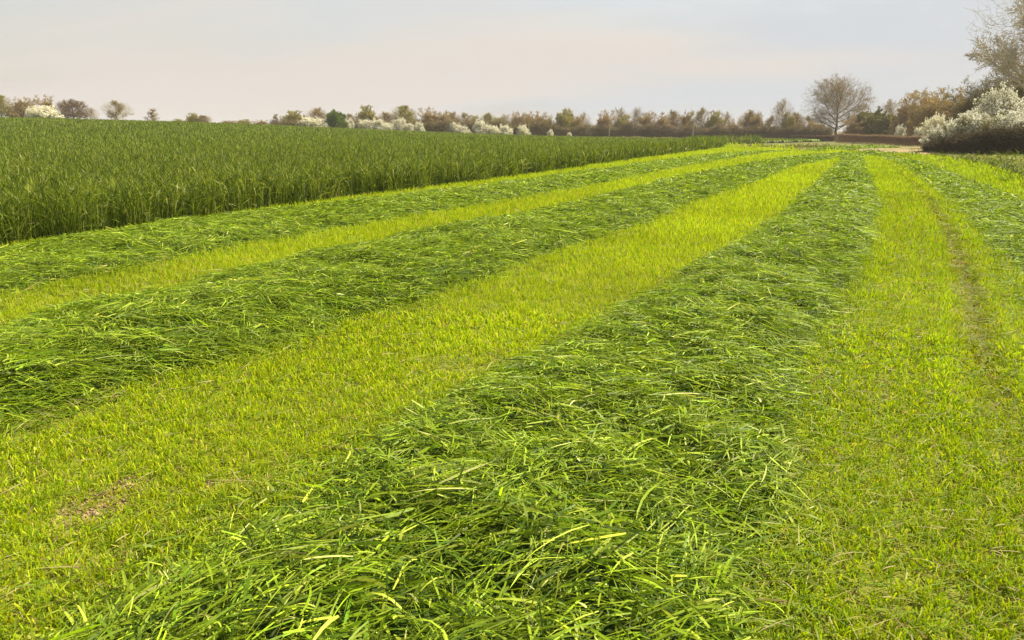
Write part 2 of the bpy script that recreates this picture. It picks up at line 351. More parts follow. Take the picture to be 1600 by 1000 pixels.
# ------------------------------------------------------------------ windrows
def build_row(k, label):
    rw = ROW[k]; buf = Buf()
    # the packed heap under the loose blades
    a = np.interp(np.linspace(0, 1, 700)**1.5, [0, 1], [0, rw['s'][-1]]); uu = np.linspace(-1.12, 1.12, 41)
    cx = np.interp(a, rw['s'], rw['c'][:, 0]); cy = np.interp(a, rw['s'], rw['c'][:, 1])
    nx = np.interp(a, rw['s'], rw['n'][:, 0]); ny = np.interp(a, rw['s'], rw['n'][:, 1]); hw = np.interp(a, rw['s'], rw['hw'])
    X = cx[:, None]+nx[:, None]*hw[:, None]*uu[None]; Y = cy[:, None]+ny[:, None]*hw[:, None]*uu[None]
    Z = T(X.ravel(), Y.ravel()).reshape(X.shape)+row_h(k, X, Y, uu[None]*np.ones_like(X))-.035
    nr, nc = X.shape; i = np.arange(nr-1)[:, None]; j = np.arange(nc-1)[None]
    Q = np.stack([i*nc+j, i*nc+j+1, (i+1)*nc+j+1, (i+1)*nc+j], -1).reshape(-1, 4)
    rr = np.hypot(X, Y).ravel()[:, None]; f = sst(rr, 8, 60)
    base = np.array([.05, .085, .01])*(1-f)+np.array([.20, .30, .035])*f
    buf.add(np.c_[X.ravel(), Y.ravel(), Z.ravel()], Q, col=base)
    nq = len(Q)
    # loose blades: clumps lying together, plus single ones
    def sample(rho, k0, pw):
        g = np.linspace(0, rw['s'][-1], 3000); gx = np.interp(g, rw['s'], rw['c'][:, 0]); gy = np.interp(g, rw['s'], rw['c'][:, 1]); gh = np.interp(g, rw['s'], rw['hw'])
        rr_ = np.hypot(gx, gy); f_ = rho*np.maximum(1, rr_/k0)**-pw*2.4*gh*(np.abs(np.arctan2(gx, gy)) < R(47))*(gy > -1)
        cum = np.r_[0, np.cumsum((f_[1:]+f_[:-1])/2*np.diff(g))]; n = int(cum[-1]); a = np.interp(rng.random(n)*cum[-1], cum, g); u = rng.uniform(-1.2, 1.2, n)
        h_ = np.interp(a, rw['s'], rw['hw'])*u
        x = np.interp(a, rw['s'], rw['c'][:, 0])+np.interp(a, rw['s'], rw['n'][:, 0])*h_; y = np.interp(a, rw['s'], rw['c'][:, 1])+np.interp(a, rw['s'], rw['n'][:, 1])*h_
        r = np.hypot(x, y); return x, y, r, np.maximum(1, r/k0), a, u
    for (mode, rho, k0) in (('clump', 46, 8.), ('single', 2500, 8.)):
        x, y, r, kk, a_, u = sample(rho, k0, 1.45 if mode == 'clump' else 1.35)
        m = (np.abs(u) < 1.1+.18*(fbm(x, y, 1.1, 9)-.5)) & (r > 1.2)
        x, y, r, kk, a_, u = x[m], y[m], r[m], kk[m], a_[m], u[m]
        if not len(x): continue
        tx = np.interp(a_, rw['s'], rw['tg'][:, 0]); ty = np.interp(a_, rw['s'], rw['tg'][:, 1])
        th0 = np.arctan2(ty, tx)
        fld = th0 + (fbm(x, y, .8, 21+ord(k), 2)-.5)*8
        if mode == 'clump':
            rep = 14; L0 = rng.uniform(.18, .42, len(x)); fan = rng.normal(0, .12, len(x)); cth = fld+rng.normal(0, .8, len(x)); pit = rng.normal(.05, .16, len(x)); cc = varc(len(x), (1, 1, 1), .16, .05)
            curv = rng.normal(0, .16, len(x))
            I = np.repeat(np.arange(len(x)), rep); o = rng.normal(0, 1, len(I))
            th = cth[I]+fan[I]*o+rng.normal(0, .17, len(I)); al = rng.normal(0, .08, len(I))
            px = x[I]+(-np.sin(th)*o*.05+np.cos(th)*al)*kk[I]**.5; py = y[I]+(np.cos(th)*o*.05+np.sin(th)*al)*kk[I]**.5
            L = L0[I]*rng.uniform(.6, 1.1, len(I)); pt = pit[I]+rng.normal(0, .07, len(I)); cm = cc[I]; cv = curv[I]+rng.normal(0, .05, len(I))
        else:
            I = np.arange(len(x)); th = fld+rng.normal(0, 1.1, len(x)); px, py = x, y
            L = rng.uniform(.04, .24, len(x)); pt = rng.normal(.2, .38, len(x)); cm = varc(len(x), (1, 1, 1), .2, .06); cv = rng.normal(0, .15, len(x))
        kI = kk[I]; n = len(I); L = L*kI**.28
        a2, u2, hw2, lat2 = row_uv(k, px, py)
        z = T(px, py)+row_h(k, px, py, u2)+rng.uniform(-.05, .035, n)+.01
        D = np.c_[np.cos(th)*np.cos(pt), np.sin(th)*np.cos(pt), np.sin(pt)]
        roll = rng.normal(0, .55, n); sh = np.c_[-np.sin(th), np.cos(th), np.zeros(n)]
        Sd = unit(sh*np.cos(roll)[:, None]+np.cross(D, sh)*np.sin(roll)[:, None])
        P = np.c_[px, py, z]-D*(L*.35)[:, None]
        P[:, 2] = np.maximum(P[:, 2], T(P[:, 0], P[:, 1])+.01)
        Wd = rng.choice([.004, .006, .0095], n, p=[.35, .42, .23])*rng.uniform(.8, 1.2, n)*kI*1.1
        Bend = sh*(cv*L)[:, None]; Bend[:, 2] -= L*np.clip(.10+.9*np.maximum(pt, 0), 0, .6)
        pal = np.array([[.225, .335, .014], [.32, .45, .02], [.115, .20, .014], [.46, .56, .06], [.58, .62, .20]])
        pi = rng.choice(5, n, p=[.35, .26, .22, .14, .03]); cb = pal[pi]*cm*np.exp(rng.normal(0, .34, (n, 1)))*1.02
        edgef = sst(np.abs(u2), .75, 1.1)[:, None]; cb = cb*(1-.25*edgef)+np.array([.28, .34, .03])*.25*edgef
        ct = cb*np.array([1.12, 1.08, .95])
        for lo, hi, K in ((0, 8, 4), (8, 22, 2), (22, 999, 1)):
            q = (r[I] >= lo) & (r[I] < hi)
            ribbons(buf, P[q], D[q], Sd[q], L[q], Wd[q], Bend[q], K, cb[q], ct[q])
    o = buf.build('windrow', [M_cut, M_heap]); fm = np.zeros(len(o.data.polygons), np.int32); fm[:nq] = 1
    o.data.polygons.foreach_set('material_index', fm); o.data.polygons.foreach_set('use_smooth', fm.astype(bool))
    tag(o, label, 'windrow', 'windrows of cut grass on the mown ground')
    print('windrow', k, len(o.data.polygons))
build_row('A', 'long low windrow of cut grass against the foot of the standing crop')
build_row('B', 'windrow of cut grass between the narrow and the broad yellow stubble strips')
build_row('C', 'widest windrow of cut grass, starting at the bottom centre of the photo')
build_row('D', 'pale windrow of cut grass at the right edge beside the dark verge')
# ------------------------------------------------------------------ stubble
def TRK(q, y):
    t = 0*q
    for o_, w_, a_ in ((-99, 1, 0), (.30, .07, .3), (.62, .06, .3), (RUT, .12, 1.), (1.45, .07, .3), (1.9, .08, .3)): t = np.maximum(t, a_*np.exp(-((q-o_)/w_)**2))
    return t*sst(y, 2.5, 7)
def build_stubble():
    buf = Buf()
    # tufts of cut stems
    x, y, r, kk = scatter(1350, 4.2, 1.3, 115, pw=1.45)
    m = ~in_rows(x, y, -.12); x, y, r, kk = x[m], y[m], r[m], kk[m]
    a, u, hw, lat = row_uv('C', x, y); dr = (lambda t: np.where(t[2] < 0, t[0], -t[0]))(seg_dist(x, y, RIDGE))
    ce = crop_e(x, y)
    # drilled lines along the field, thin worn places where the soil shows
    line = .5+.5*np.cos(2*math.pi*lat/.145+1.2*fbm(x, y, .7, 2))
    bare = sst(fbm(x, y, .95, 41), .60, .76)*(lat < 0)*(1-sst(r, 6, 10))
    for (qx, qy), rad in zip(BARE, BRAD): bare = np.maximum(bare, .97*np.exp(-(((x-qx)**2+(y-qy)**2)/rad**2)**1.5))
    rut = 1.3*np.exp(-((lat-hw-RUT)/.11)**2)*sst(y, 3.5, 8)*(.35+.65*sst(fbm(x, y, 1.5, 19), .3, .6))+.25*np.exp(-((lat-hw-.45)/.1)**2)
    keep = (.35+.65*line)*(1-.75*bare)*(1-.72*np.clip(rut, 0, 1)*(lat > 0))
    m = (rng.random(len(x)) < np.where(r > 25, .85*(1-.65*np.clip(rut, 0, 1)*(lat > 0)), keep)) & (ce < .05) & (dr < .3) & ~inpoly(x, y, PATCH)
    x, y, r, kk, lat, hw, bare = x[m], y[m], r[m], kk[m], lat[m], hw[m], bare[m]; n0 = len(x)
    rep = 6; I = np.repeat(np.arange(n0), rep); n = len(I)
    sp = .018*kk[I]**.8; px = x[I]+rng.normal(0, 1, n)*sp; py = y[I]+rng.normal(0, 1, n)*sp
    trk = TRK(lat-hw, y)[I]
    right = sst(lat-hw, -.5, .5)[I]                     # the lane on the right has softer, finer, greener grass
    L = (rng.uniform(.025, .068, n)*(1-right)+rng.uniform(.02, .062, n)*right)*(1-.4*bare[I])*kk[I]**.6*(1-.55*trk)
    th = rng.uniform(0, 6.283, n); tilt = np.abs(rng.normal(.3, .25, n))+.5*trk
    D = np.c_[np.cos(th)*np.sin(tilt), np.sin(th)*np.sin(tilt), np.cos(tilt)]
    ph = rng.uniform(0, 6.283, n); Sd = unit(np.cross(D, np.c_[np.cos(ph), np.sin(ph), np.zeros(n)]))
    P = np.c_[px, py, T(px, py)-.005]; Wd = rng.uniform(.003, .006, n)*kk[I]*1.1
    Bend = np.c_[np.cos(th), np.sin(th), -.3*np.ones(n)]*(L*.3*rng.random(n))[:, None]
    pal = np.array([[.47, .60, .012], [.62, .72, .02], [.31, .46, .014], [.72, .66, .14]]); pr = np.array([[.40, .55, .012], [.55, .66, .016], [.29, .45, .014], [.64, .62, .10]])
    pi = rng.choice(4, n, p=[.42, .28, .22, .08]); cc = (pal[pi]*(1-right[:, None])+pr[pi]*right[:, None])*varc(n, (1, 1, 1), .18, .05)
    cc *= (.8+.4*fbm(px, py, .5, 91))[:, None]*(1-.55*trk[:, None]*np.array([.8, 1, 1]))
    for lo, hi, K in ((0, 7, 2), (7, 999, 1)):
        q = (r[I] >= lo) & (r[I] < hi)
        ribbons(buf, P[q], D[q], Sd[q], L[q], Wd[q], Bend[q], K, cc[q]*np.array([.95, .88, .8]), cc[q]*1.12, blunt=(K == 2))
    # litter: cut pieces dropped between the tufts
    x, y, r, kk = scatter(1300, 4.5, 1.3, 60); m = ~in_rows(x, y, -.15); x, y, r, kk = x[m], y[m], r[m], kk[m]
    m = (crop_e(x, y) < 0) & (rng.random(len(x)) > .85*TRK(RL(x, y), y)); x, y, r, kk = x[m], y[m], r[m], kk[m]
    n = len(x); th = rng.uniform(0, 6.283, n); pt = rng.normal(.08, .15, n); L = rng.uniform(.03, .12, n)*kk**.6
    dn = np.full(n, 9.)
    for k in ROW: q = row_uv(k, x, y); dn = np.minimum(dn, np.abs(q[3])-q[2])
    L = L*(1+1.1*np.exp(-np.clip(dn, 0, 9)/.3))
    D = np.c_[np.cos(th)*np.cos(pt), np.sin(th)*np.cos(pt), np.sin(pt)]; Sd = unit(np.c_[-np.sin(th), np.cos(th), rng.normal(0, .4, n)])
    P = np.c_[x, y, T(x, y)+rng.uniform(.004, .045, n)]; pal = np.array([[.20, .32, .02], [.36, .42, .03], [.56, .50, .22], [.34, .24, .10]])
    cc = pal[rng.choice(4, n, p=[.44, .36, .10, .10])]*varc(n, (1, 1, 1), .2, .05)
    Bd = np.c_[rng.normal(0, .15, n), rng.normal(0, .15, n), -.15*np.ones(n)]*L[:, None]
    for lo, hi, K in ((0, 7, 3), (7, 999, 1)):
        q = (r >= lo) & (r < hi); ribbons(buf, P[q], D[q], Sd[q], L[q], (rng.uniform(.003, .007, n)*kk)[q], Bd[q], K, cc[q], cc[q])
    o = buf.build('stubble_grass', M_stub); tag(o, 'short yellow green mown stubble with drilled lines between the windrows', 'grass', kind='stuff'); print('stubble', len(o.data.polygons))
build_stubble()
def crumbs():
    b = Buf(); P = []
    for (qx, qy), rad in zip(BARE, BRAD):
        n = 420; x = rng.normal(qx, rad*.75, n); y = rng.normal(qy, rad*.75, n); P.append(np.c_[x, y])
    P = np.concatenate(P); n = len(P); sz = np.exp(rng.normal(-5.6, .5, n)); o6 = np.array([[1, 0, 0], [-1, 0, 0], [0, 1, 0], [0, -1, 0], [0, 0, 1], [0, 0, -1.]])
    V = np.c_[P, T(P[:, 0], P[:, 1])+sz*.3][:, None]+o6[None]*sz[:, None, None]*rng.uniform(.6, 1.3, (n, 6, 1)); f = np.array([[0, 2, 4], [2, 1, 4], [1, 3, 4], [3, 0, 4], [2, 0, 5], [1, 2, 5], [3, 1, 5], [0, 3, 5]])
    b.add(V.reshape(-1, 3), Tr=(np.arange(n)[:, None, None]*6+f[None]).reshape(-1, 3), col=np.repeat(varc(n, (.40, .29, .15), .15, .03), 6, axis=0))
    tag(b.build('soil_crumbs', M_wood), 'dry crumbled soil lying in the bare spots of the stubble', 'soil', kind='stuff')
crumbs()
def build_verge():
    buf = Buf(); x, y, r, kk = scatter(260, 7, 3, 110, 8, 46)
    d, a, s = seg_dist(x, y, RIDGE); dr = np.where(s < 0, d, -d)
    m = (dr > -.25) & (dr < 22) & (~in_rows(x, y)) & ~inpoly(x, y, PATCH); x, y, r, kk, dr = x[m], y[m], r[m], kk[m], dr[m]; n = len(x)
    tuft = fbm(x, y, .7, 55); th = rng.uniform(0, 6.283, n); tilt = np.abs(rng.normal(.45, .3, n))
    D = np.c_[np.cos(th)*np.sin(tilt), np.sin(th)*np.sin(tilt), np.cos(tilt)]; Sd = unit(np.cross(D, rng.normal(size=(n, 3))))
    L = rng.uniform(.05, .13, n)*(.5+1.3*sst(tuft, .45, .75)+.8*np.exp(-(dr-.2)**2/.3))*kk**.5
    P = np.c_[x, y, T(x, y)-.01]; cc = np.where((rng.random(n) < .12)[:, None], np.array([[.32, .27, .08]]), np.where((dr < 2.2)[:, None], np.array([[.085, .135, .010]]), np.array([[.16, .185, .02]])))*varc(n, (1, 1, 1), .22, .06)
    ribbons(buf, P, D, Sd, L, rng.uniform(.004, .007, n)*kk, np.c_[np.cos(th), np.sin(th), -.5*np.ones(n)]*(L*.4)[:, None], 2, cc, cc*1.1)
    o = buf.build('verge_grass', M_crop); tag(o, 'rough olive green verge grass on the low bank below the hedge', 'grass', kind='stuff'); print('verge', n)
build_verge()
# ------------------------------------------------------------------ standing crop
def build_crop():
    # closed canopy under the leaf tips
    rr = 7*np.exp(np.linspace(0, math.log(215/7), 420)); az = np.radians(np.linspace(-62, 30, 620))
    X = rr[:, None]*np.sin(az)[None]; Y = rr[:, None]*np.cos(az)[None]; x, y = X.ravel(), Y.ravel()
    e = crop_e(x, y); hgt = .50*sst(e, .25, 1.0)*(1-.25*sst(rr[:, None]*np.ones_like(X), 60, 150).ravel()*0)
    z = T(x, y)+hgt+.10*(fbm(x, y, 2.2, 13)-.5)
    nr, nc = X.shape; i = np.arange(nr-1)[:, None]; j = np.arange(nc-1)[None]
    Q = np.stack([i*nc+j, (i+1)*nc+j, (i+1)*nc+j+1, i*nc+j+1], -1).reshape(-1, 4)[:, ::-1]
    Q = Q[(e[Q] > .2).all(1)]; used = np.unique(Q); mp_ = np.zeros(len(x), int); mp_[used] = np.arange(len(used)); Q = mp_[Q]
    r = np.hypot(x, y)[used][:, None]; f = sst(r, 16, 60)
    col = np.array([.03, .055, .008])*(1-f)+np.array([.185, .26, .010])*f  # near canopy darkened: shade between the plants is put into its colour
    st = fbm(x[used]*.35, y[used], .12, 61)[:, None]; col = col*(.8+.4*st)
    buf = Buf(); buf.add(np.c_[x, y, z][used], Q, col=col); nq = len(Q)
    # full-height plants along the cut face
    def put(P, th, tilt, L, Wd, droop, kk, r, cc):
        n = len(L); D = np.c_[np.cos(th)*np.sin(tilt), np.sin(th)*np.sin(tilt), np.cos(tilt)]
        Sd = unit(np.cross(D, rng.normal(size=(n, 3)))); Bd = np.c_[np.cos(th)*.55, np.sin(th)*.55, -np.ones(n)]*(L*droop)[:, None]
        for lo, hi, K in ((0, 22, 4), (22, 40, 2), (40, 999, 1)):
            q = (r >= lo) & (r < hi); ribbons(buf, P[q], D[q], Sd[q], L[q], Wd[q], Bd[q], K, cc[q]*.8, cc[q]*1.15)
    pal = np.array([[.125, .19, .010], [.185, .255, .012], [.42, .49, .06], [.06, .10, .010], [.60, .56, .24]])
    def colr(n, p=(.31, .22, .19, .25, .03)): return pal[rng.choice(5, n, p=p)]*varc(n, (1, 1, 1), .28, .05)
    x, y, r, kk = scatter(1700, 12, 7, 150); e = crop_e(x, y)+.9*(fbm(x, y, .9, 71)-.5); m = (e > 0) & (e < 1.5); x, y, r, kk, e = x[m], y[m], r[m], kk[m], e[m]; n = len(x)
    hh = .62+.22*fbm(x, y, 1.0, 15)
    leaf = rng.random(n) < .6; z0 = np.where(leaf, rng.uniform(0, .75, n)*hh, 0); L = np.where(leaf, rng.uniform(.22, .42, n), hh*rng.uniform(.7, 1.05, n))*(1+.12*(kk-1))
    put(np.c_[x, y, T(x, y)+z0], rng.uniform(0, 6.283, n), np.where(leaf, np.abs(rng.normal(.45, .3, n)), np.abs(rng.normal(.12, .1, n))), L, np.where(leaf, rng.uniform(.007, .013, n), rng.uniform(.005, .009, n))*kk*1.05, np.where(leaf, rng.uniform(.15, .6, n), rng.uniform(0, .15, n)), kk, r, colr(n))
    n_a = n
    # leaf tips over the canopy
    x, y, r, kk = scatter(640, 14, 7, 170, -44, 28); e = crop_e(x, y); m = e > .5; x, y, r, kk = x[m], y[m], r[m], kk[m]; n = len(x)
    hh = .44+.12*(fbm(x, y, 2.2, 13)-.5)+.10*(fbm(x, y, .5, 14)-.5)
    L = rng.uniform(.18, .36, n)*np.minimum(kk, 5)**.25
    put(np.c_[x, y, T(x, y)+hh+rng.uniform(-.05, .05, n)], rng.uniform(0, 6.283, n), np.abs(rng.normal(.35, .3, n)), L, rng.uniform(.007, .013, n)*kk, rng.uniform(.1, .55, n), kk, r, colr(n))
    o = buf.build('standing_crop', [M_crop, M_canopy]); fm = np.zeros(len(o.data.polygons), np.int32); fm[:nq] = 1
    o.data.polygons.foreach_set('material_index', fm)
    tag(o, 'tall dark green uncut grass crop standing across the left of the field', 'crop', kind='stuff'); print('crop', n_a, n)
build_crop()
# ------------------------------------------------------------------ trees
def perp(d):
    v = rng.normal(size=3); v -= d*np.dot(v, d); return v/np.linalg.norm(v)
def grow(segs, p, d, L, r, lev, maxlev, cfg):
    steps = cfg['steps'][lev]; st = L/steps
    for i in range(steps):
        d = d+perp(d)*rng.normal(0, cfg['wig'])+np.array([0, 0, cfg['up'][lev]]); d = d/np.linalg.norm(d)
        q = p+d*st; r2 = r*(1-.75*(1/steps)) if i < steps-1 else r*.35
        segs.append((p, q, r, r2, lev)); p = q; r = r2
        if lev < maxlev:
            nb = cfg['br'][lev]; nb = int(nb)+(rng.random() < nb-int(nb))
            if i == 0 and lev > 0: nb = max(nb-1, 0)
            for _ in range(nb):
                an = rng.uniform(*cfg['ang']); dd = d*math.cos(an)+perp(d)*math.sin(an)
                grow(segs, p, dd, L*cfg['sh']*rng.uniform(.75, 1.15)*(1-.35*i/steps), max(r*.62, cfg['rmin']), lev+1, maxlev, cfg)
def segs_arr(segs):
    return (np.array([s[0] for s in segs]), np.array([s[1] for s in segs]), np.array([s[2] for s in segs]), np.array([s[3] for s in segs]), np.array([s[4] for s in segs]))
def proto(name, kind, seed, H, Rr):
    """returns (root, parts) of one tree or bush, base at the origin, about H high and Rr in radius"""
    global rng
    keep = rng; rng = np.random.default_rng(seed)
    segs = []; cfgd = dict(steps=[4, 4, 3, 3, 2], wig=.16, up=[.06, .05, .03, .02, 0], br=[2.2, 2.2, 2.0, 2.0, 0], ang=(.5, 1.0), sh=.55, rmin=.014)
    if kind == 'oak':
        cfgd.update(steps=[5, 4, 4, 3, 2], br=[2.6, 2.8, 2.8, 2.6, 0], rmin=.024, sh=.50, up=[.03, .05, .04, .03, 0], ang=(.4, .95))
        tr = H*.024; zt = 0; nl = 18; p = np.zeros(3)
        for i in range(8):
            q = np.array([rng.normal(0, .1), rng.normal(0, .1), H*.075*(i+1)]); segs.append((p, q, tr*(1-.09*i), tr*(1-.09*(i+1)), 0)); p = q
        for i in range(nl):
            f = (i+.5)/nl; z = H*((.15 if H < 16 else .34)+(.44 if H < 16 else .3)*f); el = R(8+66*f**1.3)+rng.normal(0, .08); az = i*2.4+rng.normal(0, .25)
            d = np.array([math.cos(az)*math.cos(el), math.sin(az)*math.cos(el), math.sin(el)])
            # reach to the dome
            Lr = 1/math.sqrt((math.cos(el)/Rr)**2+(math.sin(el)/(H-z))**2)*.74
            if H > 16: cfgd['rmin'] = .034
            grow(segs, np.array([0, 0, z]), d, Lr, tr*.42*(1-.35*f), 1, 4, cfgd)
    elif kind == 'tree':
        tr = H*.02; p = np.zeros(3); n = 7
        cfgd.update(rmin=.028, sh=.52, br=[2.4, 2.6, 2.6, 2.2, 0])
        for i in range(n):
            q = np.array([rng.normal(0, .03*H*i/n), rng.normal(0, .03*H*i/n), H*.85*(i+1)/n]); segs.append((p, q, tr*(1-.12*i), tr*(1-.12*(i+1)), 0)); 
            if i >= 1:
                for _ in range(4):
                    f = i/n; el = R(20+45*f)+rng.normal(0, .15); az = rng.uniform(0, 6.283); d = np.array([math.cos(az)*math.cos(el), math.sin(az)*math.cos(el), math.sin(el)])
                    grow(segs, q, d, Rr*(1.0-.55*f)*rng.uniform(.6, .95), tr*.4*(1-.6*f), 1, 4 if H > 9 else 3, cfgd)
            p = q
    else:   # many stems from the ground: bush, thorn
        segs.append((np.array([0, 0, -.15]), np.array([0, 0, .12]), .16, .12, 1))
        ns_ = 13 if kind == 'bush' else 16; cfgd.update(up=[.03, .03, .02, 0, 0], rmin=.026 if kind == 'bush' else .014, br=[2.4, 2.4, 2.2, 0, 0], sh=.5, ang=(.4, 1.0))
        for i in range(ns_):
            el = R(rng.uniform(28, 88)); az = i*2.4+rng.normal(0, .3); d = np.array([math.cos(az)*math.cos(el), math.sin(az)*math.cos(el), math.sin(el)])
            Lr = 1/math.sqrt((math.cos(el)/Rr)**2+(math.sin(el)/H)**2)*rng.uniform(.62, .9)
            grow(segs, np.array([rng.normal(0, .03), rng.normal(0, .03), 0]), d, Lr, .03+.006*H, 1 if kind == 'bush' else 1, 4 if kind == 'bush' else 3, dict(cfgd, br=[2.6, 2.6, 2.5, 2.3, 0]) if kind == 'bush' else dict(cfgd, br=[2.4, 2.6, 2.4, 0, 0], steps=[4, 4, 4, 3, 2]))
    A, B, ra, rb, lv = segs_arr(segs)
    A[:, 2] = np.maximum(A[:, 2], 0); B[:, 2] = np.maximum(B[:, 2], .02)
    rng_state = rng; return A, B, ra, rb, lv, (lambda: globals().__setitem__('rng', keep))
KINDS = {}
def make_proto(key, kind, seed, H, Rr, twig=(.23, .165, .095), bark=(.17, .13, .08), buds=None, petals=None, bud_n=1.0, bud_s=.07, pet_s=.09, pet_n=2, mass=None):
    A, B, ra, rb, lv, rest = proto(key, kind, seed, H, Rr); cut = 1
    root = bpy.data.objects.new(key.split('/')[0], None); C.objects.link(root)
    tb = Buf(); m = lv <= cut; tubes(tb, A[m], B[m], ra[m], rb[m], varc(m.sum(), bark, .08, .02), 6); tb.build('trunk' if kind in ('oak', 'tree') else 'stems', M_bark, root)
    cbuf = Buf(); m = ~m; tubes(cbuf, A[m], B[m], ra[m], rb[m], varc(m.sum(), twig, .15, .04), 3)
    if mass:
        z0_, n_, rr_ = mass; q = unit(np.random.default_rng(seed).normal(size=(n_, 3))); g2 = np.random.default_rng(seed+1)
        q[:, 2] = np.abs(q[:, 2])*(1 if z0_ == 0 else g2.choice([-1, 1], n_)); az_ = np.arctan2(q[:, 1], q[:, 0])
        lob = .80+.34*fbm(az_*1.9+3, q[:, 2]*2.6, 1.5, seed, 2)
        f = g2.random(n_)**.42*lob; P = q*f[:, None]*np.array([Rr, Rr, H*(1-z0_)*(1 if z0_ == 0 else .5)])*.97
        P[:, 2] += H*z0_+(0 if z0_ == 0 else H*(1-z0_)*.5)
        dd = unit(q*np.array([1, 1, .8])+np.array([0, 0, .35])+g2.normal(0, .9 if kind == 'oak' else .5, (n_, 3))); LL = g2.uniform(.05, .13, n_)*H
        tubes(cbuf, P, P+dd*LL[:, None], np.full(n_, rr_), np.full(n_, rr_*.4), varc(n_, twig, .2, .05), 3)
    tip = B[lv >= lv.max()-1]
    if mass: tip = np.r_[tip, (P+dd*LL[:, None])[g2.random(n_) < .5]]
    cbuf.build('crown', M_twig, root)
    if buds is not None:
        lb = Buf(); n = int(len(tip)*bud_n); P = tip[rng.integers(0, len(tip), n)]+rng.normal(0, .10*max(H/6, .5), (n, 3)); P[:, 2] = np.maximum(P[:, 2], .05)
        flakes(lb, P, rng.uniform(.6, 1.3, n)*bud_s, varc(n, buds, .25, .08)); lb.build('leaves', M_bud, root)
    if petals is not None:
        pb = Buf(); far = tip[(tip[:, 2] > .18*H)]; clump = fbm(far[:, 0]+far[:, 2]*.7, far[:, 1]+far[:, 2]*.9, (2.6 if H < 4 else 1.7), seed, 2); far = far[clump > (.38 if H < 4 else .52)]
        n = int(len(far)*pet_n); I = rng.integers(0, len(far), n); P = far[I]+rng.normal(0, pet_s*1.3, (n, 3))
        flakes(pb, P, rng.uniform(.5, 1.2, n)*pet_s, varc(n, petals, .10, .03), .9); pb.build('blossom', M_petal, root)
    allz = np.percentile(B[:, 2], 98.5) if not mass else H*.97; rad = np.percentile(np.hypot(B[:, 0], B[:, 1]), 93) if not mass else Rr*.95
    rest(); KINDS[key] = dict(root=root, H=allz, R=rad, used=False); print(key, len(A))
BR = (.42, .31, .16); OL = (.42, .36, .14); GR = (.50, .41, .28)
make_proto('bare_tree/a', 'tree', 1, 7, 3.2, GR, mass=(.3, 1100, .016)); make_proto('bare_tree/b', 'tree', 2, 8, 2.8, BR, buds=(.38, .30, .11), bud_n=1.2, mass=(.22, 2200, .018))
make_proto('bare_tree/c', 'tree', 3, 6.5, 2.6, GR, buds=(.38, .32, .15), bud_n=.8, mass=(.3, 1100, .016)); make_proto('bare_tree/olive', 'tree', 9, 7, 3.0, OL, buds=(.38, .34, .09), bud_n=2.2, mass=(.22, 2200, .018))
make_proto('round_tree/a', 'oak', 4, 7, 3.8, (.27, .19, .11), mass=(.22, 2200, .018))
make_proto('brown_bush/a', 'bush', 5, 5, 2.8, BR, buds=(.42, .32, .12), bud_n=2.2, mass=(0, 3500, .022)); make_proto('brown_bush/b', 'bush', 6, 4.5, 3, OL, buds=(.42, .37, .10), bud_n=2.4, mass=(0, 3500, .022))
make_proto('brown_bush/c', 'bush', 16, 5.5, 2.6, BR, buds=(.44, .31, .12), bud_n=2.6, mass=(0, 3500, .022))
make_proto('green_bush/a', 'bush', 7, 4, 2.6, (.12, .12, .04), buds=(.19, .26, .025), bud_n=6, bud_s=.10, mass=(0, 2000, .02))
make_proto('olive_bush/a', 'bush', 27, 4, 2.6, OL, buds=(.22, .21, .035), bud_n=4, bud_s=.10, mass=(0, 3500, .022))
make_proto('blossoming_bush/a', 'thorn', 8, 3.2, 2.6, (.2, .15, .08), petals=(.93, .88, .70), pet_s=.13, pet_n=2.2, mass=(0, 2200, .016))
make_proto('blossoming_bush/b', 'thorn', 18, 3.0, 2.4, (.2, .15, .08), petals=(.93, .89, .72), pet_s=.13, pet_n=2.0, mass=(0, 2200, .016))
make_proto('sapling/a', 'tree', 10, 3.2, 1.1, GR)
def at(px, Y, py=205.):
    dx, dy, dz = ray(px, py); return dx/dy*Y
def z_at(py, Y):
    dx, dy, dz = ray(800, py); return CH+Y*dz/dy
def plant(key, px, top, hwpx, Y, label, cat, group=None, rot=None, sink=.0):
    k = KINDS[key]; x = at(px, Y); z = float(T(x, Y)); H = z_at(top, Y)-z; D = math.hypot(x, Y)
    Rw = hwpx/F*Y
    if not k['used']: o = k['root']; k['used'] = True
    else:
        o = k['root'].copy(); C.objects.link(o); o['label'] = ''; 
        for p_ in ('group',):
            if p_ in o: del o[p_]
        for ch in list(k['root'].children): c = ch.copy(); C.objects.link(c); c.parent = o
    o.location = (x, Y, z-sink); sw = Rw/k['R']; o.scale = (sw, sw, (H+sink)/k['H']); o.rotation_euler = (0, 0, rot if rot is not None else random.uniform(0, 6.28))
    tag(o, label, cat, group); return o
random.seed(3)
HG = 'trees and bushes of the far hedgerow'
def hedge_y(px):        # the far hedgerow's distance
    return float(np.interp(px, [0, 160, 430, 600, 800, 960, 1200, 1300], [146, 148, 158, 170, 178, 182, 184, 184]))
